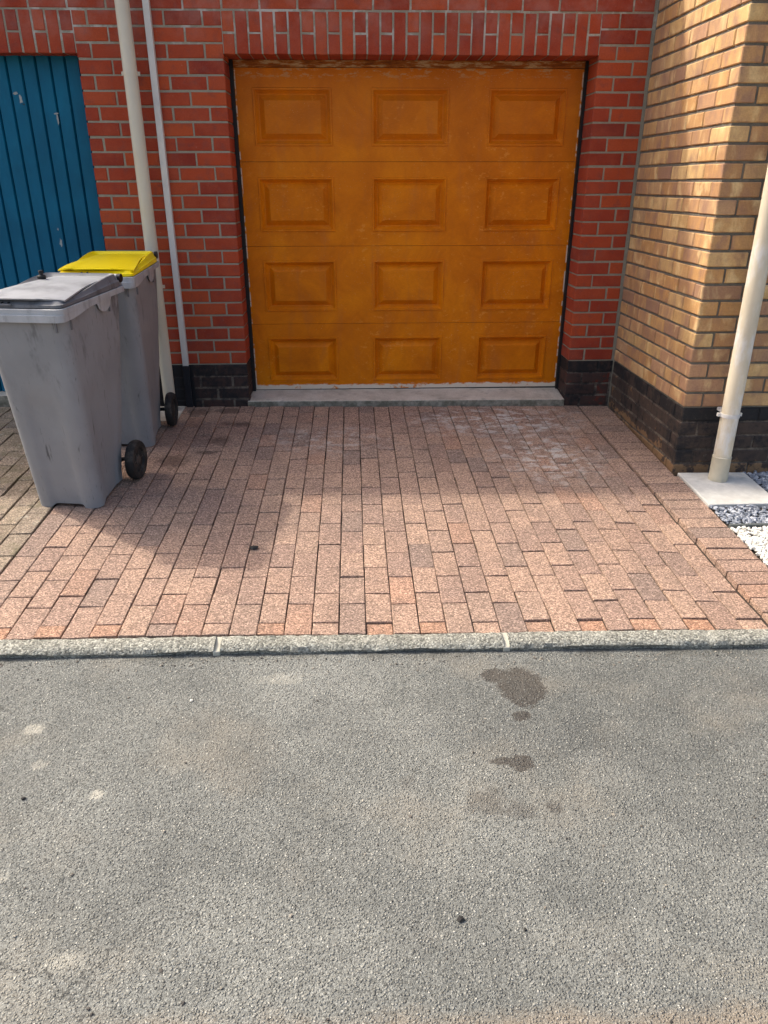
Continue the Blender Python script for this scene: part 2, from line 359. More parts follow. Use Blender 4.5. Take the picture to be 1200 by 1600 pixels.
M = dict(
    header=m_header(),
    asphalt=m_asphalt(), red=m_red_brick(), tan=m_tan_brick(), orange=m_orange(), blue=m_blue(),
    mortar=m_mortar('grey_mortar', (.23, .205, .155), (.40, .365, .285), True), dmortar=m_mortar('dark_mortar', (.055, .05, .042), (.26, .24, .20)),
    plinth=m_plinth('painted_red_brick', (.22, .045, .030), .58, (.062, .036, .031), left=-.345), tplinth=m_plinth('painted_tan_brick', (.34, .20, .10), .60, (.066, .047, .038), zlow=.0),
    pmortar=m_plinth('painted_mortar', (.22, .19, .15), .50, (.13, .105, .085), left=-.345),
    paver=m_paver('red_paver', [(0, (.305, .205, .152)), (.2, (.335, .226, .166)), (.45, (.275, .186, .144)), (.7, (.355, .240, .174)), (.9, (.225, .163, .132)), (1, (.345, .212, .148))], lime=True),
    cutpaver=m_paver('cut_paver', [(0, (.34, .190, .122)), (1, (.30, .20, .145))]),
    oldpaver=m_paver('old_paver', [(0, (.21, .165, .115)), (.5, (.28, .22, .16)), (1, (.19, .155, .12))], moss=.6),
    sand=m_plain('joint_sand', (.045, .034, .026), .95, .5, 60),
    kerb=m_kerb(),
    kmortar=m_plain('kerb_mortar', (.46, .44, .36), .9, .3, 40),
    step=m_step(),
    slab=m_plain('pale_concrete', (.55, .54, .50), .9, .22, 30, dirt=(.42, .40, .36), damt=.4, bump=.4),
    black=m_plain('black_rubber', (.012, .012, .013), .55, .2, 20),
    tyre=m_plain('tyre', (.022, .021, .02), .8, .4, 30, dirt=(.10, .085, .07), damt=.5, dsc=20),
    hub=m_plain('wheel_hub', (.03, .03, .03), .6, .3, 30, dirt=(.12, .10, .08), damt=.5, dsc=25),
    cream=m_plain('cream_plastic', (.62, .575, .465), .42, .12, 6, dirt=(.55, .46, .30), damt=.35, dsc=5, stretch=(1, 1, .4), bump=.04),
    cream2=m_plain('weathered_cream', (.60, .53, .40), .5, .2, 8, dirt=(.70, .70, .69), damt=.75, dsc=7, stretch=(1.2, 1.2, .45), bump=.1),
    sleeve=m_plain('sleeve', (.50, .45, .34), .5, .2, 12),
    white=m_plain('white_plastic', (.66, .64, .60), .4, .12, 9, dirt=(.44, .44, .45), damt=.5, dsc=5, stretch=(1, 1, .5), bump=.04),
    blackpaint=m_plain('black_paint', (.011, .013, .019), .5, .3, 20),
    bin=m_bin('grey_bin_plastic', (.262, .268, .276)), binlid=m_bin('dark_lid_plastic', (.155, .158, .168)), bintop=m_plain('faded_lid_plastic', (.31, .318, .335), .42, .25, 8, dirt=(.17, .172, .182), damt=.7, dsc=7),
    binrim=m_plain('faded_rim_plastic', (.42, .43, .44), .5, .2, 12, dirt=(.17, .17, .175), damt=.55, dsc=16, stretch=(1, 1, .3)),
    yellow=m_plain('yellow_lid_plastic', (.95, .72, .002), .42, .10, 8, bump=.03),
    edging=m_plain('edging', (.10, .11, .105), .6, .2, 20), ggravel=None, wgravel=None,
    coping=m_plain('coping', (.25, .24, .23), .7, .3, 10), pebble=m_plain('dark_pebble', (.018, .017, .016), .7, .3, 80), wpebble=m_plain('pale_pebble', (.6, .58, .5), .8, .2, 80),
    ground=m_plain('earth', (.16, .14, .11), .95, .4, 3), chip=m_plain('bare_paint_chip', (.34, .35, .34), .7, .4, 60), chipd=m_plain('dark_chip', (.03, .04, .05), .8, .3, 60))
def m_gravel(name, stops):
    a = Mat(name, .75, .35); a.color(a.mix(.4, a.ramp(a.rnd, stops), a.ramp(a.noise(120, 3), [(.3, .7), (.7, 1.25)]), 'MULTIPLY')); a.bump(a.noise(200, 2), .3, .002); return a.m
M['ggravel'] = m_gravel('grey_gravel', [(0, (.10, .115, .14)), (.4, (.23, .25, .29)), (.8, (.38, .40, .44)), (1, (.58, .59, .61))])
M['ggrit'] = m_gravel('grit', [(0, (.05, .045, .04)), (.5, (.16, .14, .115)), (1, (.36, .33, .27))])
M['wgravel'] = m_gravel('white_gravel', [(0, (.62, .58, .49)), (.5, (.76, .73, .65)), (1, (.83, .81, .76))])
# ------------------------------------------------------------------ the lie of the land
def sm(x, a, b):
    t = min(1, max(0, (x-a)/(b-a))); return t*t*(3-2*t)
def gz(x, y): return -.0106*x + .045*y
def pz(x, y):            # the paving: plane, a little uneven, sunken beside the border strip
    z = gz(x, y) + .0035*math.sin(3.1*x+1.3)*math.sin(2.3*y+.4)
    z -= .019*sm(x, 1.70, 2.10)*sm(-y, 1.15, 1.75)*(1-.55*sm(-y, 2.2, 2.48))
    return z
KY0, KY1 = -2.497, -2.575
def az(x, y): return gz(x, KY1) - .028 + (.018*(y-KY1)) + .004*math.sin(1.7*x+.5)*math.sin(2.1*y)
def sheet(name, xs, ys, fn, mat):
    v = [(x, y, fn(x, y)) for y in ys for x in xs]; n = len(xs)
    f = [(j*n+i, j*n+i+1, (j+1)*n+i+1, (j+1)*n+i) for j in range(len(ys)-1) for i in range(n-1)]
    return tag(link(name, mesh(name, v, f, True), mat), kind='structure')
lin = lambda a, b, n: [a+(b-a)*i/(n-1) for i in range(n)]
sheet('ground', lin(-400, 400, 9), lin(-400, 400, 9), lambda x, y: -1.0, M['ground'])
sheet('road', lin(-14, 14, 141), lin(-12, KY1+.03, 48), az, M['asphalt'])
# ------------------------------------------------------------------ brick shapes (shared meshes)
_bm = {}
def brick_mesh(w_, h, d, ch, mat, var=0, up=False):
    """block with a chamfered face; face looks to -Y (or up), origin in the middle of the face"""
    key = (round(w_, 3), round(h, 3), round(d, 3), ch, mat.name, var, up)
    if key in _bm: return _bm[key]
    R = random.Random(int(key[0]*1e5+key[1]*1e3) + var*17)
    j = lambda s: R.uniform(-s, s)
    hw, hh = w_/2, h/2
    fr = [(sx*(hw-ch)+j(.0014), j(.0009), sz*(hh-ch)+j(.0014)) for sx, sz in ((-1,-1),(1,-1),(1,1),(-1,1))]
    c = [(sx*hw+j(.0013), ch*.9, sz*hh+j(.0013)) for sx, sz in ((-1,-1),(1,-1),(1,1),(-1,1))]
    bk = [(p[0], d, p[2]) for p in c]
    v = fr+c+bk
    f = [(0,1,2,3)] + [(4+i, 4+(i+1)%4, (i+1)%4, i) for i in range(4)] + [(8+i, 8+(i+1)%4, 4+(i+1)%4, 4+i) for i in range(4)] + [(11, 10, 9, 8)]
    if up: v = [(x, z, -y) for x, y, z in v]
    me = mesh('brick', v, f); me.materials.append(mat); _bm[key] = me
    return me
def corner_mesh(w_, d, h, ch, mat, var=0):
    """brick chamfered all round, origin at its outer left front edge (min x, min y)"""
    key = ('c', round(w_, 3), round(d, 3), round(h, 3), mat.name, var)
    if key in _bm: return _bm[key]
    R = random.Random(var*31+5)
    def ring(z, i): return [(i+R.uniform(-.0007, .0007), i, z), (w_-i, i, z), (w_-i, d-i, z), (i, d-i, z)]
    def ring8(z): return [(ch, 0, z), (w_-ch, 0, z), (w_, ch, z), (w_, d-ch, z), (w_-ch, d, z), (ch, d, z), (0, d-ch, z), (0, ch, z)]
    m = MB(); a = [(ch, ch, 0), (w_-ch, ch, 0), (w_-ch, d-ch, 0), (ch, d-ch, 0)]
    lo, hi = ring8(ch), ring8(h-ch)
    b = [(x, y, h) for x, y, _ in a]
    v = a+lo+hi+b
    f = [(3,2,1,0), (20,21,22,23)]
    for i in range(8): f.append((4+i, 4+(i+1)%8, 12+(i+1)%8, 12+i))
    for k, (i0, i1) in enumerate(((0,1),(2,3),(4,5),(6,7))):
        A, B = (k, (k+1) % 4)
        f.append((A, B, 4+i1, 4+i0)); f.append((12+i0, 12+i1, 20+B, 20+A))
        nx = (i1+1) % 8
        f.append((B, 4+nx, 4+i1)); f.append((12+i1, 12+nx, 20+B))
    me = mesh('brick', v, f); me.materials.append(mat); _bm[key] = me
    return me
def join_into(mb, me, M4):
    mb.add([M4 @ v.co for v in me.vertices], [tuple(p.vertices) for p in me.polygons])
C = .075; Z0 = .2685; JT = .0105           # course height, level of course 0, joint
zc = lambda n: Z0 + n*C
rv = lambda: random.randint(0, 3)
rj = lambda s: random.uniform(-s, s)
# ------------------------------------------------------------------ garage building
XL, XR, XB = 0.0, 2.043, -.775           # orange opening and edge of the blue opening
XC, PR = 2.333, 1.097                    # inner corner, how far the tan house stands forward
ZT = 2.545                               # wall top
garage = tag(empty('garage_building', (0, 0, 0)), 'red brick garage building with an orange door, a blue door and soldier brick lintels', 'building')
ZL = zc(22.33)                           # lintel underside
core = MB()
RC = .0035                               # mortar set back from the brick face
for x0, x1 in ((XB+.004, XL-.004), (XR+.004, XC+.2)):
    core.box((x0, RC, -.15), (x1, .24, ZL+.003))
core.box((-3.4, RC, ZL+.003), (XC+.2, .24, ZT))
core.box((-3.4, RC, -.15), (-2.78, .24, ZL+.003))
wall = core.build('wall', M['mortar'], garage)
# painted joints of the plinth
for x0, x1 in ((XB+.003, XL-.003), (XR+.003, XC)):
    pl = MB(); pl.box((x0, RC-.0015, -.14), (x1, .2, zc(0)-.003)); pl.build('plinth_joint', M['pmortar'], garage)
rest = MB()
def red(x0, x1, z0, z1, mat, d=.1, keep=True):
    if x1-x0 < .02: return
    me = brick_mesh(x1-x0, z1-z0, d, .0035, mat, rv())
    loc = ((x0+x1)/2+rj(.001), rj(.0012), (z0+z1)/2+rj(.0012))
    if keep: link('brick', me, None, wall, loc, rj(.003))
    else: join_into(rest, me, Matrix.Translation(loc))
for n in range(-4, 25):
    z0, z1 = zc(n)+JT/2, zc(n+1)-JT/2
    mat = M['red'] if n >= 0 else M['plinth']
    odd = n % 2
    # left pier, laid from the opening to the left
    x = XL; first = True
    while x > XB+.02:
        L = .19 if (odd or not first) else .0925
        x0 = max(x-L, XB); red(x0, x, z0, z1, mat, .2 if (first or x0 == XB) else .1)
        x = x0-.0105; first = False
    x1 = XR + (.19 if odd else .0925)
    red(XR, x1, z0, z1, mat, .2); red(x1+.0105, XC-.012, z0, z1, mat, .1)
# soldier lintels: a full brick, then a pair of halves, in turn
def soldiers(x0, n, pitch, keep):
    for i in range(n):
        a, b = x0+i*pitch+.005, x0+(i+1)*pitch-.005
        zt = zc(25)-JT/2
        if i % 2: red(a, b, ZL, zt, M['red'], .2, keep(a))
        else:
            zm = (ZL+zt)/2
            red(a, b, ZL, zm-.005, M['red'], .2, keep(a)); red(a, b, zm+.005, zt, M['red'], .2, keep(a))
soldiers(XL, 29, XR/29, lambda x: True)
soldiers(XB-29*.0703, 29, .0703, lambda x: x > -1.45)
for n in range(25, 30):
    x = .007 - (.1 if n % 2 == 0 else 0) - 17*.2
    while x < XC-.02:
        red(x+.005, min(x+.195, XC-.012), zc(n)+JT/2, zc(n+1)-JT/2, M['red'], .1, n == 25 and -1.3 < x)
        x += .2
tag(rest.build('upper_bricks', M['red'], garage), kind='stuff')
# roof edge
rf = MB(); rf.box((-3.45, -.15, ZT), (XC-.004, 6.0, ZT+.07)); rf.build('roof', M['coping'], garage, bevel=.008)
bk = MB(); bk.box((-3.4, .95, -.15), (XC+.2, 1.05, ZT-.003)); bk.build('rear_wall', M['mortar'], garage)
# threshold steps
st = MB()
st.add([(-.012,-.012,-.08),(XR-.003,-.012,-.08),(XR-.003,.30,-.08),(-.012,.30,-.08),(-.012,-.012,.030),(XR-.003,-.012,.018),(XR-.003,.30,.052),(-.012,.30,.056)],
       [(3,2,1,0),(4,5,6,7),(0,1,5,4),(1,2,6,5),(2,3,7,6),(3,0,4,7)])
# only the strip in front of the pier faces juts out: keep it between the jambs
st.v = [(max(x, .003) if y > -.005 else x, y, z) for x, y, z in st.v]
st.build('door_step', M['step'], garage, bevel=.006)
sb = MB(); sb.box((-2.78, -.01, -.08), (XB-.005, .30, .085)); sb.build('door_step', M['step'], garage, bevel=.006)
# ---- orange sectional door
DY = .20; DX0, DX1 = .022, 2.026
secs = [(.052, .478), (.480, .950), (.952, 1.422), (1.424, 1.905)]
db = MB(); db.box((DX0+.004, DY+.03, .05), (DX1-.004, DY+.05, 1.94)); door = db.build('garage_door', M['black'], garage)
tag(door, 'orange panelled sectional garage door with flaking paint along the bottom')
cols = [(.118, .572), (.800, 1.252), (1.482, 1.940)]
rows = [(.105, .395), (.558, .868), (1.034, 1.340), (1.506, 1.808)]
def raised(x0, x1, z0, z1):
    """moulded field: groove, then a bevel rising to a flat centre"""
    prof = [(0, 0), (.003, -.005), (.012, -.005), (.015, .001), (.030, .018), (.036, .020), (.066, -.004), (.070, -.004)]
    m = MB(); rings = []
    for ins, dy in prof:
        rings.append([(x0+ins, DY+dy, z0+ins), (x1-ins, DY+dy, z0+ins), (x1-ins, DY+dy, z1-ins), (x0+ins, DY+dy, z1-ins)])
    m.loft(rings, False, True); return m
for (s0, s1), (p0, p1) in zip(secs, rows):
    m = MB(); xs = [DX0]+[k for c in cols for k in c]+[DX1]
    for i in range(0, len(xs), 2):              # stiles
        m.box((xs[i], DY, s0), (xs[i+1], DY+.03, s1))
    for a, b in cols:                           # rails
        m.box((a, DY, s0), (b, DY+.03, p0)); m.box((a, DY, p1), (b, DY+.03, s1))
    m.build('door_section', M['orange'], door)
    for a, b in cols:
        raised(a, b, p0, p1).build('raised_panel', M['orange'], door)
hr = MB(); hr.box((DX0, DY-.012, 1.907), (DX1, DY+.03, ZL)); hr.build('header_strip', M['header'], door, bevel=.003)
for x0, x1 in ((.001, DX0-.001), (DX1+.001, XR-.001)):
    m = MB(); m.box((x0, DY-.022, .035), (x1, DY+.04, ZL-.002)); m.build('rubber_seal', M['black'], door)
m = MB(); m.box((DX0, DY+.002, .036), (DX1, DY+.025, .0515)); m.build('bottom_seal', M['black'], door)
# ---- blue boarded door
BY = .09
m = MB(); m.box((-2.77, BY+.02, .06), (XB-.003, BY+.05, ZL+.02)); bdoor = m.build('boarded_door', M['blue'], garage)
tag(bdoor, 'blue painted garage door of vertical boards with chipped paint')
x = XB-.022; k = 0
m = MB(); m.box((x+.002, BY-.004, .088), (XB-.003, BY+.02, ZL)); m.build('door_frame', M['blue'], bdoor)
while x > -2.7:
    x0 = x-.0795
    m = MB(); a, b, c_ = .004, .009, .016
    m.add([(x0+.001, BY+c_, .088), (x0+.008, BY, .088), (x-.007, BY, .088), (x-.001, BY+c_, .088),
           (x0+.001, BY+c_, ZL), (x0+.008, BY, ZL), (x-.007, BY, ZL), (x-.001, BY+c_, ZL)],
          [(0, 1, 5, 4), (1, 2, 6, 5), (2, 3, 7, 6), (0, 3, 2, 1), (4, 5, 6, 7), (3, 0, 4, 7)])
    m.build('board', M['blue'], bdoor); x -= .0795
def chip(cx, cz, w_, h, mat, seed):
    R = random.Random(seed); n = 11; ring = []
    for i in range(n):
        a = 2*math.pi*i/n; r = R.uniform(.45, 1)
        ring.append((cx+w_*r*math.cos(a), cz+h*r*math.sin(a)))
    m = MB(); m.loft([[(x, BY-.0002, z) for x, z in ring], [(x, BY-.0012, z) for x, z in ring]], False, True)
    m.build('paint_chip', mat, bdoor)
for i, (cx, cz, w_, h, mt) in enumerate([(-1.147, 1.735, .012, .030, 'chip'), (-1.168, 1.765, .018, .011, 'chip'), (-.962, 1.635, .006, .030, 'chip'), (-.966, 1.665, .016, .007, 'chip'), (-1.135, 1.71, .012, .006, 'chipd'),
                                          (-1.058, .985, .010, .032, 'chip'), (-1.062, 1.06, .006, .010, 'chip'), (-.885, 1.70, .010, .012, 'blue'), (-.90, 1.30, .007, .014, 'blue')]):
    chip(cx, cz, w_, h, M[mt], i+3)
# ------------------------------------------------------------------ tan brick house
house = tag(empty('tan_brick_house', (XC, -PR, 0)), 'tan and brown flecked brick house corner with a black painted base', 'building')
def hl(x, y, z): return (x-XC, y+PR, z)
core = MB(); TR = .0075; HT = 4.9
core.box(hl(XC+TR, -PR+TR, -.25), hl(8.0, 5.9, HT))
twall = core.build('wall', M['dmortar'], house)
pl = MB(); e = TR-.0025
pl.box(hl(XC+e, -PR+e, -.24), hl(8.0, -.02, zc(0)-.004)); pl.build('plinth_joint', M['pmortar'], house)
trest = MB(); BH = C-.0118
def tanb(L, pos, ret, mat, keep=True):
    me = brick_mesh(L, BH, .09, .004, mat, rv())
    loc = Vector(hl(*pos)) + Vector((rj(.0012), rj(.0012), rj(.0012)))
    rz = -math.pi/2 if ret else 0
    if keep: link('brick', me, None, twall, loc, rz+rj(.005))
    else: join_into(trest, me, Matrix.Translation(loc) @ Matrix.Rotation(rz, 4, 'Z'))
for n in range(-6, 40):
    z0 = zc(n)+JT/2; zm = z0+BH/2; keep = n < 27
    mat = M['tan'] if n >= 0 else M['tplinth']
    odd = n % 2
    w_, d = (.19, .09) if odd else (.09, .19)
    me = corner_mesh(w_, d, BH, .004, mat, rv())
    loc = Vector(hl(XC, -PR, z0)) + Vector((rj(.001), rj(.001), rj(.001)))
    if keep: link('brick', me, None, twall, loc)
    else: join_into(trest, me, Matrix.Translation(loc))
    y = -PR+d+.007
    while y < -.02:
        y1 = min(y+.19, -.012)
        if y1-y > .015: tanb(y1-y, (XC, (y+y1)/2, zm), True, mat, keep)
        y = y1+.007
    x = XC+w_+JT
    while x < 4.6:
        tanb(.19, (x+.095, -PR, zm), False, mat, keep and x < 2.85 and n < 24); x += .2
tag(trest.build('further_bricks', M['tan'], house), kind='stuff')
m = MB(); m.box(hl(XC-.12, -PR-.12, HT), hl(8.2, 6.0, HT+.12)); m.build('roof', M['coping'], house, bevel=.01)
# ------------------------------------------------------------------ paving
PW, PL = .095, .19
drive = sheet('driveway', lin(-.725, 2.165, 30), lin(-2.497, .02, 27), lambda x, y: pz(x, y)-.011, M['sand'])
def lay(parent, x0, x1, y0, y1, mat, name='paver', fn=pz, wob=.0018, tilt=.011):
    me = brick_mesh(x1-x0, y1-y0, .05, .0022, mat, rv(), True)
    cx, cy = (x0+x1)/2, (y0+y1)/2
    sx = (fn(x1, cy)-fn(x0, cy))/(x1-x0); sy = (fn(cx, y1)-fn(cx, y0))/(y1-y0)
    o = link(name, me, None, parent, (cx, cy, fn(cx, cy)+rj(wob)))
    o.rotation_euler = (sy+rj(tilt), -sx+rj(tilt), rj(.004))
    return o
J = .0042; drest = MB(); pieces = []
for k in range(-15, 15):
    x0 = .70+k*PW+J/2; x1 = .70+(k+1)*PW-J/2
    y = KY0+.003; first = True; cut = (k % 2 == 0)
    while y < -.02:
        L = .072 if (first and cut) else PL
        y1 = min(y+L, -.016)
        if y1-y > .03: xo = .016*sm((x0+x1)/2, 1.7, 2.1)*sm(-y-.1, .5, 2.3); pieces.append((x0+xo+rj(.0008), x1+xo*1.15+rj(.0008), y+J/2+abs(rj(.0012)), y1-J/2-abs(rj(.0012)), first and cut))
        y = y1; first = False
# the 300 that show largest are single pavers, the far ones under the door are one piece
pieces.sort(key=lambda p: p[2])
for i, (x0, x1, y0, y1, cut) in enumerate(pieces):
    mt = M['cutpaver'] if (cut and random.random() < .5) else M['paver']
    if i < 300:
        o = lay(drive, x0, x1, y0, y1, mt)
        if cut: o.location.z -= random.choice((0, .003, .006))
    else:
        me = brick_mesh(x1-x0, y1-y0, .05, .0022, M['paver'], rv(), True)
        cx, cy = (x0+x1)/2, (y0+y1)/2
        join_into(drest, me, Matrix.Translation((cx, cy, pz(cx, cy)+rj(.0012))) @ Matrix.Rotation(.045+rj(.006), 4, 'X') @ Matrix.Rotation(rj(.006), 4, 'Y'))
tag(drest.build('far_pavers', M['paver'], drive), kind='stuff')
border = sheet('border_strip', lin(2.172, 2.333, 4), lin(-2.497, -.02, 20), lambda x, y: gz(x, y)-.012, M['sand'])
y = -.022; i = 0
while y > KY0+.02:
    y0 = max(y-PW, KY0+.002)
    xs = 2.136 + (.020*sm(-y, .6, 2.2)); xe = XC-.012 if y > -PR-.05 else 2.338
    lay(border, xs+rj(.0014), xe+rj(.002), y0+.0035, y-.0025, M['paver'], fn=lambda a, b: gz(a, b)+.001, wob=.0013, tilt=.007)
    y = y0; i += 1
oldp = sheet('old_paving', lin(-2.8, -.727, 12), lin(-2.497, .02, 14), lambda x, y: gz(x, y)-.012, M['sand'])
for k in range(12):
    x1 = -.731-k*PW; x0 = x1-PW+.006; y = KY0+.003+(.09 if k % 2 else 0); n = 0
    if k % 2: lay(oldp, x0, x1, KY0+.003, KY0+.088, M['oldpaver'], fn=gz, tilt=.02)
    while y < -.02:
        y1 = min(y+PL, -.016)
        if y1-y > .03: lay(oldp, x0+rj(.002), x1+rj(.002), y+.003, y1-.003, M['oldpaver'], fn=gz, wob=.003, tilt=.02)
        y = y1
# kerb: long stones with white mortar between them
kerb = MB(); kerb.box((-6, KY1+.02, -.5), (6, KY0-.01, -.20)); kerb = tag(kerb.build('kerb', M['sand']), kind='structure')
def kstone(x0, x1):
    n = max(2, int((x1-x0)/.014)); m = MB(); rings = []
    for i in range(n+1):
        x = x0+(x1-x0)*i/n; zt = gz(x, KY0)+.004+.0015*math.sin(x*5.3)+rj(.0008); j = [rj(.0024) for _ in range(7)]
        dr = .003*math.sin(x*9.1)+.002*math.sin(x*23)
        rings.append([(x, KY0-.002, zt-.12), (x, KY0-.002, zt-.004+j[0]), (x, KY0-.010, zt+j[1]), (x, KY0-.032, zt-.001+j[2]), (x, KY1+.026+j[3], zt-.004),
                      (x, KY1+.014+j[4], zt-.009), (x, KY1+.006+j[5], zt-.019+dr), (x, KY1+.012+dr, zt-.030), (x, KY1+.012, zt-.12)])
    m.loft(rings); return m.build('kerb_stone', M['kerb'], kerb, smooth=True)
kj = [-3.5, -2.3, -.795, .196, 1.180, 2.17, 3.2, 4.2]
for a, b in zip(kj[:-1], kj[1:]):
    kstone(a+.010, b-.010)
    m = MB(); zt = gz(b, KY0)-.001
    m.add([(b-.012, KY0-.003, zt-.1), (b+.012, KY0-.003, zt-.1), (b+.019, KY0-.004, zt+.003), (b-.015, KY0-.003, zt+.003), (b-.012, KY1+.004, zt-.1), (b+.012, KY1+.006, zt-.1), (b+.010, KY1+.006, zt-.014), (b-.014, KY1+.004, zt-.012)],
          [(0,1,2,3), (4,7,6,5), (3,2,6,7), (0,4,5,1), (1,5,6,2), (0,3,7,4)])
    m.build('mortar_joint', M['kmortar'], kerb, bevel=.003)
# ------------------------------------------------------------------ slab, gravel, edging on the right
slab_z = lambda x, y: gz(x, y)+.006
m = MB(); v = []
for z_off in (-.06, 0):
    for x, y in ((2.346, -1.510), (2.700, -1.500), (2.700, -1.128), (2.346, -1.128)): v.append((x, y, slab_z(x, y)+z_off))
m.add(v, [(3,2,1,0), (4,5,6,7), (0,1,5,4), (1,2,6,5), (2,3,7,6), (3,0,4,7)])
tag(m.build('concrete_slab', M['slab'], bevel=.005), 'pale square concrete slab under the right downpipe', 'slab')
m = MB(); v = []
for z_off in (-.06, .004):
    for x, y in ((-.575, -.30), (-.405, -.30), (-.405, -.02), (-.575, -.02)): v.append((x, y, pz(x, y)+z_off))
m.add(v, [(3,2,1,0), (4,5,6,7), (0,1,5,4), (1,2,6,5), (2,3,7,6), (3,0,4,7)])
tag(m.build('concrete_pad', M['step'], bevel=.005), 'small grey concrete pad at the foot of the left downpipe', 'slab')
t = (1+5**.5)/2
ICO = np.array([(-1,t,0),(1,t,0),(-1,-t,0),(1,-t,0),(0,-1,t),(0,1,t),(0,-1,-t),(0,1,-t),(t,0,-1),(t,0,1),(-t,0,-1),(-t,0,1)])/1.9
ICF = np.array([(0,11,5),(0,5,1),(0,1,7),(0,7,10),(0,10,11),(1,5,9),(5,11,4),(11,10,2),(10,7,6),(7,1,8),(3,9,4),(3,4,2),(3,2,6),(3,6,8),(3,8,9),(4,9,5),(2,4,11),(6,2,10),(8,6,7),(9,8,1)])
def stones(name, pts, size, flat, mat, label, cat):
    n = len(pts); V = np.repeat(ICO[None], n, 0)*(1+np.random.uniform(-.22, .22, (n, 12, 1)))
    V = V*(size*np.random.uniform(.65, 1.35, (n, 1, 1)))*np.stack([np.random.uniform(.8, 1.35, n), np.random.uniform(.65, 1.0, n), np.random.uniform(flat*.7, flat*1.2, n)], 1)[:, None, :]
    for ax in ((0, 2), (1, 2), (0, 1)):
        a = np.random.uniform(-.6, .6, n) if ax != (0, 1) else np.random.uniform(0, 6.3, n)
        c, s = np.cos(a)[:, None], np.sin(a)[:, None]; p, q = V[..., ax[0]].copy(), V[..., ax[1]].copy()
        V[..., ax[0]] = p*c-q*s; V[..., ax[1]] = p*s+q*c
    V += np.array(pts)[:, None, :]
    F = (ICF[None]+12*np.arange(n)[:, None, None]).reshape(-1, 3)
    me = bpy.data.meshes.new(name); me.from_pydata(V.reshape(-1, 3).tolist(), [], F.tolist()); me.update()
    return tag(link(name, me, mat), label, cat, kind='stuff')
U = random.uniform
def bed(n, areas, zo):
    out = []; tot = sum((b-a)*(d-c) for a, b, c, d in areas)
    for a, b, c, d in areas:
        for _ in range(int(n*(b-a)*(d-c)/tot)):
            x, y = U(a, b), U(c, d); out.append((x, y, gz(x, y)+zo+U(-.007, .003)))
    return out
sheet('gravel_base', lin(2.340, 8, 6), lin(KY0-.002, -1.12, 5), lambda x, y: gz(x, y)-.018, M['sand'])
stones('grey_gravel', bed(6200, [(2.352, 3.6, -1.700, -1.516), (2.708, 3.6, -1.505, -1.115)], -.001), .0085, .6, M['ggravel'], 'blue grey slate gravel around the concrete slab', 'gravel')
stones('white_gravel', bed(15000, [(2.352, 3.6, -2.485, -1.728)], -.001), .0075, .75, M['wgravel'], 'creamy white gravel bed beside the driveway border', 'gravel')
m = MB(); m.box((2.350, -1.722, -.16), (3.7, -1.706, gz(2.35, -1.71)+.006)); tag(m.build('garden_edging', M['edging'], bevel=.002), 'dark grey edging strip between grey and white gravel', 'edging')
# ------------------------------------------------------------------ pipes
dp = tag(empty('downpipe', (-.483, -.092, 0)), 'cream plastic downpipe on the red brick wall behind the yellow lidded bin', 'pipe', )
m = MB(); m.tube([(0, 0, -.02), (0, 0, 1.2), (.001, 0, 2.52)], .0365, 28); m.build('pipe', M['cream'], dp, True)
for z in (1.84, .75):
    m = MB(); m.tube([(0, 0, z-.010), (0, 0, z+.010)], .0385, 24); m.box((-.048, .004, z-.009), (.048, .016, z+.009)); m.box((-.012, .03, z-.009), (.012, .091, z+.009)); m.build('pipe_clip', M['cream'], dp, True)
tr = tag(empty('cable_trunking', (-.376, -.016, 0)), 'narrow white cable trunking beside the left downpipe, painted black at the foot', 'trunking')
m = MB(); m.box((-.0175, -.018, .2655), (.0175, .015, 2.50)); m.build('upper_cover', M['white'], tr, bevel=.003)
m = MB(); m.box((-.021, -.021, .0), (.021, .0135, .2635)); tag(m.build('lower_cover', M['blackpaint'], tr, bevel=.003), 'black painted lower end')
m = MB(); m.box((-.016, -.020, 2.13), (.016, -.0185, 2.16)); m.build('joint_clip', M['white'], tr)
rp = tag(empty('downpipe', (2.520, -1.215, gz(2.52, -1.215))), 'weathered cream downpipe standing on the slab beside the tan brick corner', 'pipe')
m = MB(); m.tube([(0, 0, 0.02), (0, 0, 1.2), (-.004, 0, 4.7)], .0425, 28); m.build('pipe', M['cream2'], rp, True)
m = MB(); m.tube([(0, 0, .004), (0, 0, .012), (0, 0, .026), (0, 0, .03), (0, 0, .125), (0, 0, .13), (0, 0, .134)], [.0465, .047, .047, .0455, .0455, .0465, .0435], 28); m.build('sleeve', M['sleeve'], rp, True)
for z in (.345, 1.95):
    m = MB(); m.tube([(0, 0, z-.009), (0, 0, z+.009)], .0455, 26); m.box((-.060, .0, z-.008), (.060, .016, z+.008)); m.box((-.012, .04, z-.008), (.012, .116, z+.008)); m.build('pipe_clip', M['white'], rp, True)
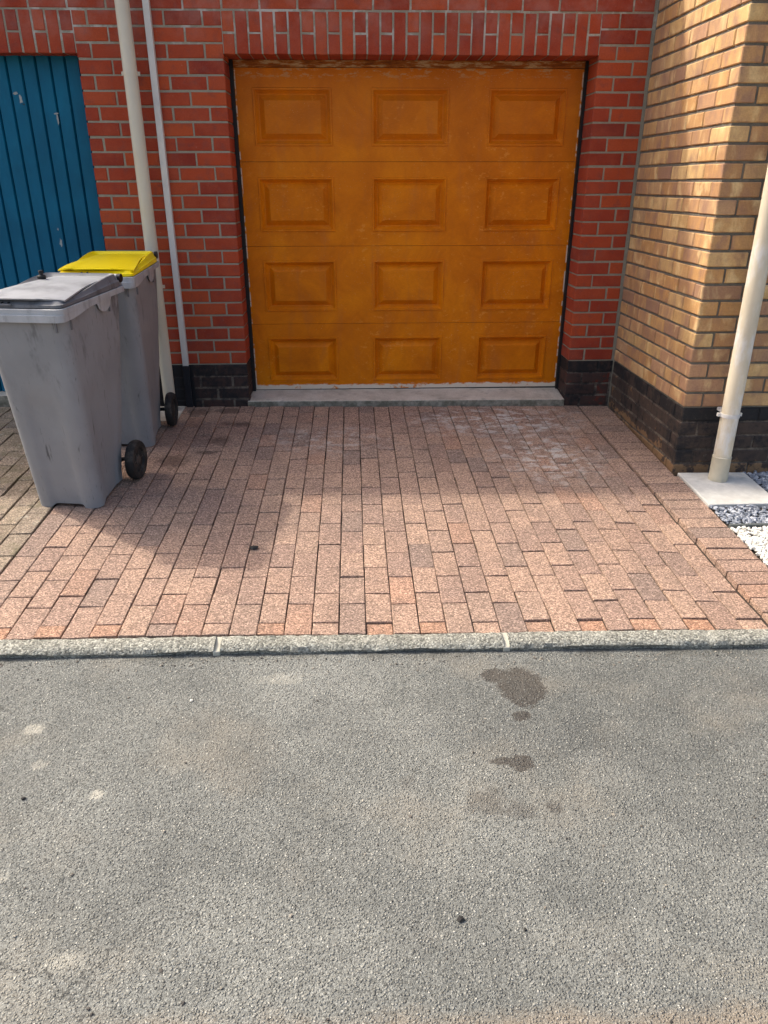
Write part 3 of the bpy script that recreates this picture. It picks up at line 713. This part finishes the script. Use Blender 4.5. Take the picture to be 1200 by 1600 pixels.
# ------------------------------------------------------------------ wheelie bins
def rim_z(y): return .9195 - .010*((y+.285)/.647)
def make_bin(name, loc, rz, lidmat, topmat, label):
    b = tag(empty(name, loc, rz), label, 'bin', 'wheeled bins by the red wall')
    b.rotation_euler = (.042, .006, rz)
    # body
    body = MB(); rings = []
    levels = [0, .012, .06, .16, .28, .40, .48, .52, .56, .62, .72, .82, .90]
    for z in levels:
        t_ = z/.89
        hw = .1515+(.178-.1515)*t_; y0 = -.190-(.270-.190)*t_; y1 = .142+(.330-.142)*min(1, max(0, (z-.06)/.80))
        ring = rr(hw, y0, y1, .045+.012*t_, z, 9); out = []
        for x, y, zz in ring:
            k = 1-sm(z, .46, .60)
            if y < y0+.02:                     # sunken front panel between two ribs, low down
                y += .011*k*(1-sm(abs(x), .062+.02*t_, .082+.02*t_))
            if abs(x) > hw-.008 and y0+.06 < y < y1-.03: x -= math.copysign(.006*k, x)
            if z < .02:
                corner = (abs(x) > hw*.6) and (y < y0+.07)
                zz = z if corner else z+.013
            if y > .08: x *= 1-.10*(1-sm(z, .05, .45))
            out.append((x, y, zz))
        rings.append(out)
    R2 = []
    for z, r in zip(levels, rings):
        k = 1-sm(z, .46, .60); o = []
        for i in range(len(r)):
            p, q = r[i], r[(i+1) % len(r)]; o.append(p)
            if i % 9 == 8:
                for s_ in range(1, 16):
                    x, y, zz = (p[c]+(q[c]-p[c])*s_/16 for c in range(3))
                    if i == 35:     # front
                        y += .012*k*(1-sm(abs(x), .060, .080))
                        if z < .02: zz = z+.016*(1-sm(abs(x), .06, .085))
                    elif i in (8, 26):     # sides
                        if z < .02: zz = z+.016
                        u = s_/16; x -= math.copysign(.005*k*sm(u, .1, .2)*(1-sm(u, .8, .9)), x)
                    o.append((x, y, zz))
        R2.append(o)
    body.loft(R2, True, True)
    bo = body.build('body', M['bin'], b, True)
    # ribs under the rim
    for sx in (-1, 1):
        for x, y in ((sx*.150, -.272), (sx*.180, -.205), (sx*.182, .165)):
            m = MB(); m.box((x-.0035, y-.004, .825), (x+.0035, y+.004, .885)); m.build('rim_rib', M['binlid'], b)
    # rim: flange with a scalloped lower edge on the sides
    def low(x, y):
        u = (y+.285)/.647
        if u < .04: return .052
        d = .052-.020*sm(u, .10, .46)
        if .50 < u < .72: d = max(d, .026+.050*math.sqrt(max(0, 1-((u-.61)/.11)**2)))
        elif u >= .72: d = .026
        return d
    ring = rr(.1918, -.285, .362, .030, 0, 8); P = []
    for i in range(len(ring)):
        p, q = ring[i], ring[(i+1) % len(ring)]; P.append(p)
        if i % 8 == 7:
            for s_ in range(1, 40): P.append(tuple(p[c]+(q[c]-p[c])*s_/40 for c in range(3)))
    cen = Vector((0, -.012, 0))
    def off(p, d): 
        x, y = p[0], p[1]; return (x-math.copysign(min(d, abs(x)), x)*(abs(x) > .15), y-(d if y > .3 else -d if y < -.23 else 0))
    rl = []
    for d, fn in ((.016, lambda x, y: rim_z(y)-.004), (.006, lambda x, y: rim_z(y)), (.003, lambda x, y: rim_z(y)-.002), (.003, lambda x, y: rim_z(y)-.45*low(x, y)), (-.004, lambda x, y: rim_z(y)-.47*low(x, y)), (-.004, lambda x, y: rim_z(y)-low(x, y)),
                  (.006, lambda x, y: rim_z(y)-low(x, y)), (.010, lambda x, y: rim_z(y)-.02)):
        rg = []
        for p in P:
            q = off(p, d); rg.append((q[0], q[1], fn(*p[:2])))
        rl.append(rg)
    rm = MB(); rm.loft(rl, False, False); rm.build('rim', M['binrim'], b, True)
    # lid shell
    def lz(y): return rim_z(y)+.002
    def ears(y): return .020+.030*sm(y, -.16, .30)
    LR = []
    L0 = rr(.183, -.271, .335, .030, 0, 8); L1 = []
    for i in range(len(L0)):
        p, q = L0[i], L0[(i+1) % len(L0)]; L1.append(p)
        if i % 8 == 7:
            for s_ in range(1, 16): L1.append(tuple(p[c]+(q[c]-p[c])*s_/16 for c in range(3)))
    for f_, h in ((1, 0), (.995, .35), (.975, .42), (.955, .5), (.915, 1.0), (.89, 1.03), (.84, .82), (.70, .55), (.35, .50)):
        LR.append([(x*f_, -.012+(y+.012)*(f_ if y < 0 else 1-(1-f_)*.45), lz(y)+ears(y)*h+(.004 if h >= .35 else 0)) for x, y, _ in L1])
    lid = MB(); lid.loft(LR, True, True); lo = lid.build('lid', lidmat, b, True)
    # curved top plate with a stepped front edge
    nx, ny = 24, 18; V = []; F = []
    def plate(u, v_):          # u across -1..1, v 0 front .. 1 back
        hw = .180-.040*sm(v_, .0, .75)
        yf = -.268 + (.010 if u > .42 else 0) + .030*max(0, abs(u)-.72)/.28 + .004*u*u
        y = yf+(.312-yf)*v_
        z = lz(y)+.036+.006*v_+.010*math.sin(math.pi*v_**.8)-.012*(abs(u)**4)*(1-.6*v_)-.004*max(0, -u-.35)*(1 if u < -.35 else 0)
        if u < -.55: z += .006-.004*v_
        return (u*hw, y, z)
    for j in range(ny+1):
        for i in range(nx+1): V.append(plate(-1+2*i/nx, j/ny))
    N = len(V); V += [(x, y+(.002), z-.006) for x, y, z in V]
    for j in range(ny):
        for i in range(nx):
            a_ = j*(nx+1)+i; F.append((a_, a_+1, a_+nx+2, a_+nx+1)); F.append((N+a_+nx+1, N+a_+nx+2, N+a_+1, N+a_))
    for i in range(nx): F.append((N+i, N+i+1, i+1, i)); q = ny*(nx+1)+i; F.append((q, q+1, N+q+1, N+q))
    for j in range(ny): a_ = j*(nx+1); F.append((a_, a_+nx+1, N+a_+nx+1, N+a_)); c_ = a_+nx; F.append((N+c_, N+c_+nx+1, c_+nx+1, c_))
    m = MB(); m.add(V, F); m.build('top_plate', topmat, lo, True)
    m = MB(); m.box((-.075, -.276, rim_z(-.26)+.010), (-.018, -.262, rim_z(-.26)+.017)); m.build('lid_tab', lidmat, lo, bevel=.002)
    for x in (-.060, -.033):
        m = MB(); m.tube([(x, -.2665, rim_z(-.26)+.0205), (x, -.250, rim_z(-.26)+.0205)], .0028, 10); m.build('hole_dot', M['black'], lo)  # solid black dots in place of two small holes in the lid
    # hinge, handle
    hz = .948
    m = MB(); m.tube([(-.160, .347, hz), (.160, .347, hz)], .0125, 18); m.build('hinge_tube', M['binrim'], b, True)
    m = MB(); m.tube([(.045, .347, hz), (.049, .347, hz)], .0145, 18); m.build('hinge_ring', M['white'], b, True)
    for sx in (-1, 1):
        m = MB(); m.tube([(sx*.168, .340, hz-.004), (sx*.182, .340, hz-.004)], .019, 20); m.build('hinge_cap', M['black'], b, True)
        m = MB(); m.box((sx*.162-.008, .328, .885), (sx*.162+.008, .366, hz-.006)); m.build('hinge_bracket', M['bin'], b, bevel=.004)
    m = MB(); m.tube([(-.14, .35, .885), (-.14, .388, .895), (.14, .388, .895), (.14, .35, .885)], .011, 12); m.build('handle', M['bin'], b, True)
    # axle and wheels
    m = MB(); m.tube([(-.19, .172, .098), (.19, .172, .098)], .010, 12); m.build('axle', M['black'], b, True)
    m = MB(); m.box((-.115, .120, .075), (.115, .185, .125)); m.build('axle_block', M['bin'], b, bevel=.008)
    for sx in (-1, 1):
        prof = [(.030, -.010), (.058, -.010), (.062, -.019), (.080, -.023), (.092, -.020), (.0975, -.010), (.099, 0), (.0975, .010), (.092, .020), (.080, .023), (.062, .019), (.058, .010), (.030, .010)]
        cx = sx*.192; n = 40; rings = [[(cx+w_, .172+r*math.cos(2*math.pi*k/n), .098+r*math.sin(2*math.pi*k/n)) for k in range(n)] for r, w_ in prof]
        m = MB(); m.loft(rings, True, True); wh = m.build('wheel', M['tyre'], b, True)
        m = MB(); m.tube([(cx-.014, .172, .098), (cx+.013, .172, .098), (cx+.017, .172, .098)], [.026, .026, .018], 18)
        for k in range(6):
            a_ = math.pi*k/3; u_ = Vector((0, math.cos(a_), math.sin(a_)))
            c0 = Vector((cx+.006*sx, .172, .098)); m.tube([c0+u_*.024, c0+u_*.060], .0055, 8)
        m.build('hub', M['hub'], wh, True)
    return b
make_bin('wheeled_bin', (-.629, -1.2935, gz(-.629, -1.2935)+.001), -.123, M['binlid'], M['bintop'], 'scuffed grey wheeled bin with a faded grey lid, nearest the camera')
make_bin('wheeled_bin', (-.597, -.547, gz(-.597, -.547)+.003), .030, M['yellow'], M['yellow'], 'grey wheeled bin with a bright yellow lid beside the left downpipe')
# black screw cap standing on the grey lid
cz = gz(-.629, -1.2935)+.9195+.055
m = MB(); prof = [(.0, .0), (.017, 0), (.0185, .003), (.0185, .013), (.016, .016), (.010, .017), (.0085, .020), (.0085, .026), (.0105, .028), (.0105, .034), (.0085, .037), (.0, .037)]
n = 20; m.loft([[(r*math.cos(2*math.pi*k/n), r*math.sin(2*math.pi*k/n), z) for k in range(n)] for r, z in prof[1:-1]])
tag(m.build('screw_cap', M['black'], None, True, (-.715, -1.16, cz-.004)), 'small black plastic screw fitting standing on the grey bin lid', 'fitting')
# ------------------------------------------------------------------ small litter
def pebble(x, y, s, mat, label, z=None, flat=.6, sq=1.0, ang=0):
    R = random.Random(int(x*1000)); m = MB()
    vv = [tuple(Vector((p[0]*s*sq, p[1]*s, p[2]*s*flat))*R.uniform(.8, 1.15)) for p in ICO]
    m.add(vv, [tuple(f) for f in ICF.tolist()])
    tag(m.build('pebble', mat, None, False, (x, y, (az(x, y) if z is None else z)+s*flat*.6), ang), label, 'pebble')
pebble(.243, -1.887, .017, M['pebble'], 'black flat stone lying on the pavers right of the grey bin', pz(.243, -1.887), .5, 1.3, .3)
pebble(.888, -3.556, .0085, M['pebble'], 'small black pebble on the asphalt near the bottom middle')
pebble(1.025, -3.585, .005, M['pebble'], 'tiny black speck of grit right of the small black pebble')
pebble(.155, -2.80, .006, M['wpebble'], 'tiny white pebble on the asphalt below the kerb')
pebble(-.205, -3.18, .0065, M['pebble'], 'small dark pebble on the asphalt at the left edge')

def grit():
    out = []
    for _ in range(260):
        x = U(-.9, 2.6); y = KY1-.012-abs(random.gauss(0, .035)); out.append((x, y, az(x, y)+.001))
    for _ in range(140):
        x, y = U(-.7, 2.3), U(-3.8, -2.65); out.append((x, y, az(x, y)+.001))
    return out
stones('loose_grit', grit(), .0034, .7, M['ggrit'], 'loose grit swept along the foot of the kerb', 'grit')
